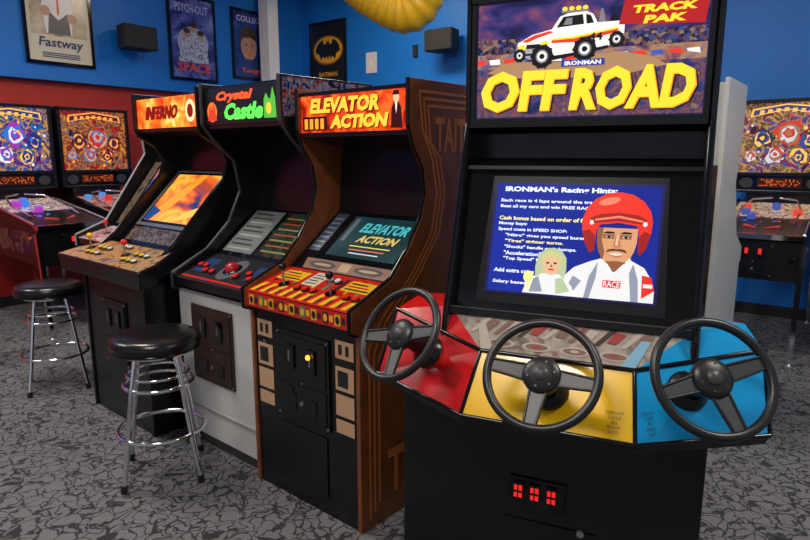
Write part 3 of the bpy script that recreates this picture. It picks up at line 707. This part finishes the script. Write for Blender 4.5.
    o.poly(S,[(.70,.335),(.73,.305),(.79,.305),(.82,.335),(.762,.345)],sk2,.0035)
    # small figure with trophy
    gp=E('pale_green',(.50,.60,.35),.9); 
    o.poly(S,[(.24,.02),(.26,.12),(.32,.19),(.38,.21),(.43,.21),(.48,.18),(.53,.10),(.55,.02)],sw,.003)
    o.poly(S,[(.31,.16),(.305,.26),(.32,.36),(.36,.415),(.41,.425),(.455,.40),(.485,.34),(.49,.24),(.48,.16),(.45,.20),(.35,.20)],gp,.0038)
    o.poly(S,[(.345,.33),(.345,.26),(.365,.205),(.40,.185),(.435,.205),(.455,.26),(.455,.33),(.40,.36)],E('face_pale',(.75,.48,.28),1.),.004)
    o.poly(S,[(.335,.31),(.35,.37),(.40,.39),(.45,.37),(.465,.31),(.42,.345),(.37,.34)],E('hair_blond',(.65,.62,.25),.9),.0045)
    o.ell(S,.378,.29,.010,.008,bk,.005); o.ell(S,.422,.29,.010,.008,bk,.005); o.poly(S,[(.40,.285),(.393,.255),(.408,.255)],sk2,.005); o.ell(S,.40,.235,.02,.008,hr,.005)
    o.poly(S,[(.28,.03),(.30,.15),(.33,.17),(.36,.04)],sg,.0035); o.poly(S,[(.44,.03),(.43,.16),(.47,.17),(.52,.06)],gp,.0036)
    o.ell(S,.27,.16,.03,.05,yw,.005); o.rect(S,.26,.05,.28,.12,yw,.005)
    o.build('screen',e,recalc=False)
    # marquee
    F=slope(x0,x1,(.453,1.555),(.453,1.925)); o=MB()
    o.rect(F,0,0,1,1,E('m_night',(.02,.015,.06),.8))
    F2=Fr(F.p(.025,.035,.0),F.ex,F.ey,F.W*.95,.310)
    o.rect(F2,0,.60,1,1.1,artmat('m_sky',[(.006,.006,.03),(.012,.012,.08),(.04,.03,.17),(.16,.05,.14),(.25,.12,.10)],6,.9,1.,stretch=(1,1,1.8)),.0005)
    o.rect(F2,0,.60,1,.76,artmat('m_crowd',[(.01,.01,.05),(.04,.03,.10),(.16,.06,.07),(.05,.08,.24),(.30,.18,.12)],110,.8,kind='cell'),.0008)
    o.rect(F2,0,.44,1,.62,artmat('m_dust',[(.08,.04,.14),(.28,.10,.09),(.45,.24,.12),(.14,.10,.25)],14,.9,1.,stretch=(1,1,2)),.001)
    o.rect(F2,0,0,1,.48,artmat('m_ground',[(.02,.02,.09),(.04,.05,.20),(.22,.08,.08),(.05,.03,.12),(.30,.16,.09)],18,.85,1.5),.0012)
    rdm=E('m_red',(.75,.04,.02),1.1); wm=E('m_white',(.85,.82,.76),1.15); bm_=E('m_black',(.008,.008,.01),.5); gm=E('m_grey',(.22,.21,.24),1.); sh=E('m_shade',(.40,.37,.40),1.)
    for i in range(14):
        u=-.01+i*.072
        if u+.06<1: o.poly(F2,[(max(0,u),.52+.002*i),(u+.05,.525),(u+.045,.575),(max(0,u-.005),.57)],(rdm,wm,rdm,E('m_blue2',(.05,.1,.5),1.))[i%4],.0015)
    ye=E('m_yellow',(1,.66,.03),1.2); og=E('m_orange',(1,.28,.01),1.1)
    o.poly(F2,[(.05,.44),(.12,.52),(.22,.55),(.32,.51),(.42,.52),(.52,.57),(.66,.58),(.78,.52),(.85,.44),(.7,.38),(.4,.36),(.2,.38)],E('m_dustlight',(.42,.24,.12),1.),.0018)
    # truck
    T=Fr(F2.p(0,.035,0),F2.ex,F2.ey,F2.W,F2.H)
    o.poly(T,[(.185,.60),(.195,.68),(.26,.75),(.35,.79),(.385,.90),(.42,.925),(.50,.93),(.53,.90),(.55,.82),(.64,.82),(.665,.78),(.665,.68),(.60,.60),(.50,.555),(.33,.52),(.24,.53)],wm,.002)
    o.poly(T,[(.185,.60),(.19,.65),(.30,.62),(.34,.56),(.30,.53),(.24,.53)],sh,.0025)
    o.poly(T,[(.37,.80),(.40,.895),(.485,.905),(.492,.815)],bm_,.003); o.poly(T,[(.503,.815),(.498,.905),(.52,.89),(.535,.82)],bm_,.003)
    o.poly(T,[(.40,.82),(.415,.88),(.44,.88),(.44,.82)],gm,.0035)
    o.poly(T,[(.35,.66),(.46,.655),(.64,.72),(.64,.75),(.45,.69),(.35,.685)],rdm,.003); o.poly(T,[(.35,.685),(.45,.69),(.64,.75),(.64,.765),(.45,.71),(.35,.70)],ye,.003)
    o.poly(T,[(.21,.69),(.27,.745),(.34,.775),(.36,.76),(.29,.72),(.24,.68)],rdm,.003)
    o.poly(T,[(.555,.82),(.562,.94),(.572,.94),(.585,.82)],gm,.0025); o.poly(T,[(.60,.82),(.61,.88),(.63,.88),(.64,.82)],bm_,.0025); o.rect(T,.39,.93,.51,.95,gm,.003)
    for q in range(4): o.ell(T,.405+q*.03,.965,.012,.02,ye,.003)
    o.rect(T,.20,.555,.33,.575,bm_,.003); o.poly(T,[(.22,.50),(.33,.49),(.60,.58),(.60,.61),(.45,.56),(.3,.53)],bm_,.0022)
    o.text(T,.515,.66,.575,.73,'44',bm_,.004,.03)
    for (u,v,r) in ((.31,.54,.05),(.50,.585,.05),(.205,.56,.028),(.635,.655,.032)):
        o.ell(T,u,v,r,r*2.2,bm_,.005); o.ell(T,u,v,r*.58,r*1.28,gm,.006); o.ell(T,u,v,r*.44,r*.98,wm,.0065); o.ell(T,u,v,r*.25,r*.5,bm_,.007)
        for q in range(10): 
            a=q*math.pi/5; o.ell(T,u+math.cos(a)*r*.98,v+math.sin(a)*r*2.15,r*.13,r*.26,bm_,.0055)
    o.ell(T,.215,.635,.018,.025,ye,.004); o.ell(T,.32,.66,.018,.025,ye,.004); o.rect(T,.235,.62,.30,.66,bm_,.004)
    # title
    o.poly(F2,[(.64,.82),(.985,.78),(.995,.98),(.66,1.03)],E('m_redbox',(.42,.012,.015),1.1),.003); o.text(F2,.69,.905,.95,.975,'TRACK',ye,.005,.05,.01); o.text(F2,.74,.81,.91,.88,'PAK',ye,.005,.05,.01)
    o.rect(F2,.40,.465,.59,.525,E('m_blue',(.02,.04,.35),1.),.008); o.text(F2,.415,.475,.575,.515,'IRONMAN',wm,.009,.04)
    for dd,mm,h in ((.012,bm_,.006),(.005,og,.007),(0,ye,.008)):
        o.text(F2,.01+dd,.05-dd*1.5,.41+dd,.45-dd*1.5,'OFF',mm,h,.045,.025)
        o.text(F2,.44+dd,.05-dd*1.5,.955+dd,.45-dd*1.5,'ROAD',mm,h,.045,.025)
    o.build('marquee',e,recalc=False)
    o=MB()
    o.fbox(F,-.0,-.05,1,.02,0,.02,BLACK); o.fbox(F,0,.97,1,1.06,0,.02,BLACK); o.fbox(F,0,0,.02,1,0,.012,BLACK); o.fbox(F,.98,0,1,1,0,.012,BLACK)
    o.build('marquee_frame',e)
    # coin slots in base
    F=slope(-.2,.2,(.2,0),(.2,.7)); o=MB()
    ru=E('coin_red',(.8,.02,.015),1.1)
    o.fbox(F,.20,.56,.62,.70,0,.006,BLACKG)
    for i in range(3):
        u=.23+i*.125; o.fbox(F,u,.60,u+.08,.68,.006,.014,BLACKG); o.fbox(F,u+.010,.612,u+.07,.668,.014,.016,ru); o.fbox(F,u+.035,.60,u+.045,.68,.016,.018,BLACKG)
        o.fbox(F,u+.01,.635,u+.07,.645,.016,.0175,BLACKG)
    o.cyl(F.p(.74,.5,0),F.p(.74,.5,.012),.011,STEEL); o.fbox(F,.15,.05,.85,.5,0,.004,BLACK)
    o.build('coin_slots',e)
racing()

# ---- cabinets behind (backs toward us)
def cab_back(loc,rot,mside):
    e=empty('arcade_cabinet',loc,rot); w=.66
    outer=[(0,0),(0,.8),(-.04,.82),(-.04,.9),(.18,1.0),(.36,1.3),(.28,1.55),(.28,1.82),(.78,1.82),(.78,0)]
    inner=[(.01,0),(.01,.8),(-.03,.82),(-.03,.89),(.2,.96),(.48,1.3),(.48,1.5),(.30,1.57),(.30,1.80),(.76,1.80),(.76,0)]
    shell(e,w,inner,outer,mside,WHITE,BLACKG)
    o=MB(); o.box(-w/2+.02,w/2-.02,.76,.781,.1,1.40,artmat('back_panel_brown',[(.02,.015,.012),(.05,.035,.03),(.10,.06,.05)],5,0)); 
    for k in range(6): o.box(-.2,.2,.76,.775,1.5+k*.03,1.51+k*.03,BLACKM)
    o.build('rear_door',e)
    F=slope(-w/2+.02,w/2-.02,(.2,.96),(.48,1.3)); o=MB(); o.rect(F,.1,.1,.9,.9,E('scr_blue2',(.02,.1,.4),1.)); o.build('screen',e,recalc=False)
    F=slope(-w/2+.02,w/2-.02,(.30,1.6),(.30,1.78)); o=MB(); o.rect(F,0,0,1,1,artmat('mq_generic',[(.1,.02,.3),(.8,.2,.1),(.9,.8,.3)],8,1.)); o.build('marquee',e,recalc=False)
    F=slope(-w/2+.02,w/2-.02,(-.03,.89),(.2,.96)); o=MB(); rb=mat('button_red',(.8,.03,.02),.25); stick(o,F,.3,.5,rb); button(o,F,.6,.5,rb); button(o,F,.7,.5,rb); o.build('controls',e)
cab_back((.80,3.95,0),143,WHITE)
cab_back((1.77,3.92,0),143,WHITE)

# ------------------------------------------------------------------ pinball machines
def pinball(loc,rot,seed,cols,dmd=(1,.16,.01)):
    e=empty('pinball_machine',loc,rot); w=.60; bw=.70
    art=artmat('pin_side_%d'%seed,[(.006,.006,.008),(.01,.01,.015)]+[tuple(c*.12 for c in k) for k in cols[1:4]]+[(.008,.008,.01)],7,0.,2.)
    o=MB(); o.prism([(-1.05,.58),(-1.05,.86),(-.98,.90),(.05,1.06),(.3,1.06),(.3,.66)],-w/2,w/2,BLACK)
    F=Fr((w/2+.001,-1.05,.6),(0,1,0),(0,0,1),1.3,.25); o.rect(F,.01,.05,.95,.95,art)
    F=Fr((-w/2-.001,.25,.66),(0,-1,0),(0,0,1),1.3,.2); o.rect(F,.01,.05,.95,.95,art)
    o.build('cabinet_body',e)
    F=slope(-w/2+.03,w/2-.03,(-.95,.895),(.0,1.05),.006); o=MB()
    o.rect(F,0,0,1,1,artmat('pin_field_%d'%seed,[cols[0],cols[1],(.02,.02,.05)]+list(cols[2:]),24,.8,1.5))
    for k in range(34):
        u=.12+.76*random.random(); v=.1+.85*random.random(); c=random.choice(cols[1:]); r=.015+.025*random.random()
        m=E('ins_%d_%d'%(seed,k%5),c,1.6)
        if k<7:
            p=F.p(u,.4+.5*random.random(),.005); o.lathe([(.034,0),(.030,.03),(.034,.04),(.02,.045),(.0,.047)],p,F.n,m,14)
        elif k%2: o.ell(F,u,v,r,r*.6,m,.002)
        else: o.poly(F,[(u-r,v-r*.5),(u+r,v-r*.5),(u,v+r*1.1)],m,.002)
    for s in (-1,1): o.hull([F.p(.5+s*.22,.16,.004),F.p(.5+s*.22,.19,.004),F.p(.5+s*.05,.12,.004)],[F.p(.5+s*.22,.16,.015),F.p(.5+s*.22,.19,.015),F.p(.5+s*.05,.12,.015)],P('hotred',(.8,.08,.06)))
    for s in (-1,1):
        o.tube([F.p(.5+s*.36,.25,.01),F.p(.5+s*.38,.6,.03),F.p(.5+s*.30,.85,.06),F.p(.5+s*.05,.93,.06)],.008,CHROME,8)
    o.build('playfield',e,recalc=False)
    o=MB(); 
    for s in (-1,1): o.cyl((s*(w/2-.01),-1.0,.905),(s*(w/2-.01),.03,1.075),.012,CHROME,8)
    o.box(-w/2,w/2,-1.07,-.98,.87,.905,CHROME); 
    for s in (-1,1): o.cyl((s*w/2,-.93,.80),(s*(w/2+.015),-.93,.80),.014,P('hotred',(.8,.08,.06)))
    o.cyl((w/2-.06,-1.05,.74),(w/2-.06,-1.14,.74),.008,STEEL); o.cyl((w/2-.06,-1.13,.74),(w/2-.06,-1.16,.74),.018,BLACKG)
    o.build('rails',e)
    o=MB(); F=slope(-w/2,w/2,(-1.05,.58),(-1.05,.86)); coin_door(o,F,.3,.1,.7,.9,BLACK)
    for u in (.41,.55): o.fbox(F,u,.66,u+.035,.80,.022,.025,E('coin_red',(.8,.02,.015),1.1))
    o.build('coin_door',e)
    o=MB()
    for sx in (-1,1):
        for y,zt,dy in ((-1.04,.84,-.07),(.24,.95,.07)):
            x=sx*(w/2-.005)
            o.hull([(x-.02,y-.02,zt),(x+.02,y-.02,zt),(x+.02,y+.02,zt),(x-.02,y+.02,zt)],[(x-.014,y+dy-.014,.03),(x+.014,y+dy-.014,.03),(x+.014,y+dy+.014,.03),(x-.014,y+dy+.014,.03)],CHROME)
            o.lathe([(.022,0),(.022,.008),(.008,.012),(.008,.04)],(x,y+dy,0),(0,0,1),STEEL,12)
    o.build('legs',e)
    o=MB(); o.box(-bw/2,bw/2,0,.28,1.14,1.90,BLACK); o.box(-.24,.24,.03,.26,1.04,1.15,BLACK)
    o.box(-bw/2,-bw/2+.03,-.03,0,1.14,1.90,BLACK); o.box(bw/2-.03,bw/2,-.03,0,1.14,1.90,BLACK); o.box(-bw/2,bw/2,-.03,0,1.87,1.90,BLACK); o.box(-bw/2,bw/2,-.03,0,1.28,1.31,BLACK); o.box(-bw/2,bw/2,-.03,0,1.14,1.16,BLACK)
    o.build('backbox',e,bevel=.003)
    F=slope(-bw/2+.03,bw/2-.03,(-.002,1.31),(-.002,1.87)); o=MB()
    dk0=tuple(x*.6 for x in cols[0])
    o.rect(F,0,0,1,1,artmat('pin_glass_%d'%seed,[dk0,cols[1],dk0,tuple(x*.6 for x in cols[2]),cols[4],tuple(x*.5 for x in cols[5%len(cols)]),dk0],9,1.1,1.5))
    k2=0
    for (u,v,r) in ((.26,.50,.15),(.55,.56,.19),(.80,.46,.14),(.42,.26,.13),(.68,.22,.12),(.14,.24,.10)):
        for j in range(5):
            c=cols[(k2+j)%len(cols)]; m=E('pg_%d_%d'%(seed,cols.index(c)),c,1.3); k2+=1
            rr_=r*(1-.19*j); a0=random.random()*6.28; nn=11
            o.poly(F,[(u+(random.uniform(.55,1.0))*rr_*math.cos(a0+q*6.283/nn),v+(random.uniform(.6,1.1))*rr_*1.15*math.sin(a0+q*6.283/nn)) for q in range(nn)],m,.001+.0006*j+.0001*k2/5)
    for k in range(60):
        u=.05+.9*random.random(); v=.05+.88*random.random(); c=random.choice(cols[1:]); r=.006+.018*random.random()
        o.ell(F,u,v,r,r*(.5+random.random()),E('pg_%d_%d'%(seed,cols.index(c)),c,1.3),.006+.0001*k,rot=k,n=8)
    o.poly(F,[(.10,.80),(.50,.90),(.92,.82),(.90,.93),(.50,.985),(.12,.92)],E('pgt_%d'%seed,cols[2],1.3),.013)
    o.poly(F,[(.13,.82),(.50,.915),(.89,.835),(.88,.91),(.50,.965),(.14,.90)],E('pgd_%d'%seed,cols[4],.9),.0135)
    for k in range(7): o.poly(F,[(.20+k*.09,.845+.03*(1-abs(k-3)/3)),(.25+k*.09,.845+.03*(1-abs(k-3)/3)),(.26+k*.09,.90+.03*(1-abs(k-3)/3)),(.21+k*.09,.90+.03*(1-abs(k-3)/3))],E('pgt_%d'%seed,cols[2],1.3),.014)
    F2=slope(-bw/2+.03,bw/2-.03,(-.004,1.16),(-.004,1.28)); o.rect(F2,0,0,1,1,BLACKG)
    o.rect(F2,.25,.2,.75,.85,E('dmd_bg',(.03,.004,.0),.8),.001)
    md=E('dmd_%d'%seed,dmd,.9)
    for i in range(22):
        for j in range(5):
            if random.random()<.5: o.rect(F2,.27+i*.0213,.3+j*.1,.27+i*.0213+.013,.36+j*.1,md,.002)
    for u in (.12,.88): o.ell(F2,u,.5,.08,.36,DGREY,.001)
    o.build('backglass',e,recalc=False)
w_=onleft(-1.42,.41); pinball((w_.x,w_.y,0),53.13,1,[(.01,.015,.12),(.02,.12,.45),(.85,.42,.06),(.55,.6,.75),(.01,.04,.20),(.25,.02,.28)])
w_=onleft(-.67,.41); pinball((w_.x,w_.y,0),53.13,2,[(.03,.008,.02),(.40,.015,.01),(.85,.30,.04),(.05,.15,.35),(.08,.01,.03),(.45,.25,.15)])
w_=onback(6.0,.41); pinball((w_.x,w_.y,0),-36.87,3,[(.02,.02,.03),(.25,.13,.06),(.80,.42,.08),(.45,.47,.52),(.03,.05,.20),(.45,.03,.02)])
w_=onback(6.85,.41); pinball((w_.x,w_.y,0),-36.87,5,[(.02,.02,.03),(.04,.25,.5),(.8,.5,.1),(.3,.3,.4),(.02,.05,.2),(.4,.05,.2)])

# ------------------------------------------------------------------ stools
def stool(x,y,rot):
    o=MB(); h=.672; R=.195
    o.lathe([(.001,h),(.10,h),(.165,h-.004),(.186,h-.014),(.195,h-.035),(.193,h-.055),(.185,h-.068),(.001,h-.07)],(0,0,0),(0,0,1),VINYL,40)
    o.torus((0,0,h-.066),(0,0,1),.187,.006,BLACKG,40,8)
    o.lathe([(.001,h-.068),(.15,h-.068),(.15,h-.09),(.001,h-.09)],(0,0,0),(0,0,1),CHROME,30,False)
    for k in range(4):
        a=math.radians(45+90*k); c,s=math.cos(a),math.sin(a)
        top=(.115*c,.115*s,h-.085)
        o.tube([top,(.128*c,.128*s,h-.14),(.15*c,.15*s,.42),(.195*c,.195*s,.16),(.225*c,.225*s,.02)],.0115,CHROME,12)
        o.cyl((.226*c,.226*s,.0),(.222*c,.222*s,.035),.015,RUB,12)
    o.torus((0,0,.44),(0,0,1),.146,.0095,CHROME,48,10)
    o.torus((0,0,.485),(0,0,1),.130,.0075,CHROME,48,10)
    o.torus((0,0,.22),(0,0,1),.186,.0105,CHROME,56,10)
    o.build('bar_stool',loc=(x,y,0),rot=math.radians(rot))
stool(-1.12,2.68,18); stool(-2.22,3.78,30); stool(-3.12,4.15,10)

# ------------------------------------------------------------------ world, camera
w=bpy.data.worlds.new('world'); sc.world=w; w.use_nodes=True
bg=w.node_tree.nodes['Background']; bg.inputs[0].default_value=(.80,.87,1,1); bg.inputs[1].default_value=.34
cam=bpy.data.cameras.new('camera'); co=bpy.data.objects.new('camera',cam); col.objects.link(co); sc.camera=co
cam.sensor_width=36; cam.lens=36*620/810; co.location=(0,0,1.45); co.rotation_euler=(math.radians(90-10.5),0,0); cam.clip_end=100
sc.view_settings.view_transform='Standard'
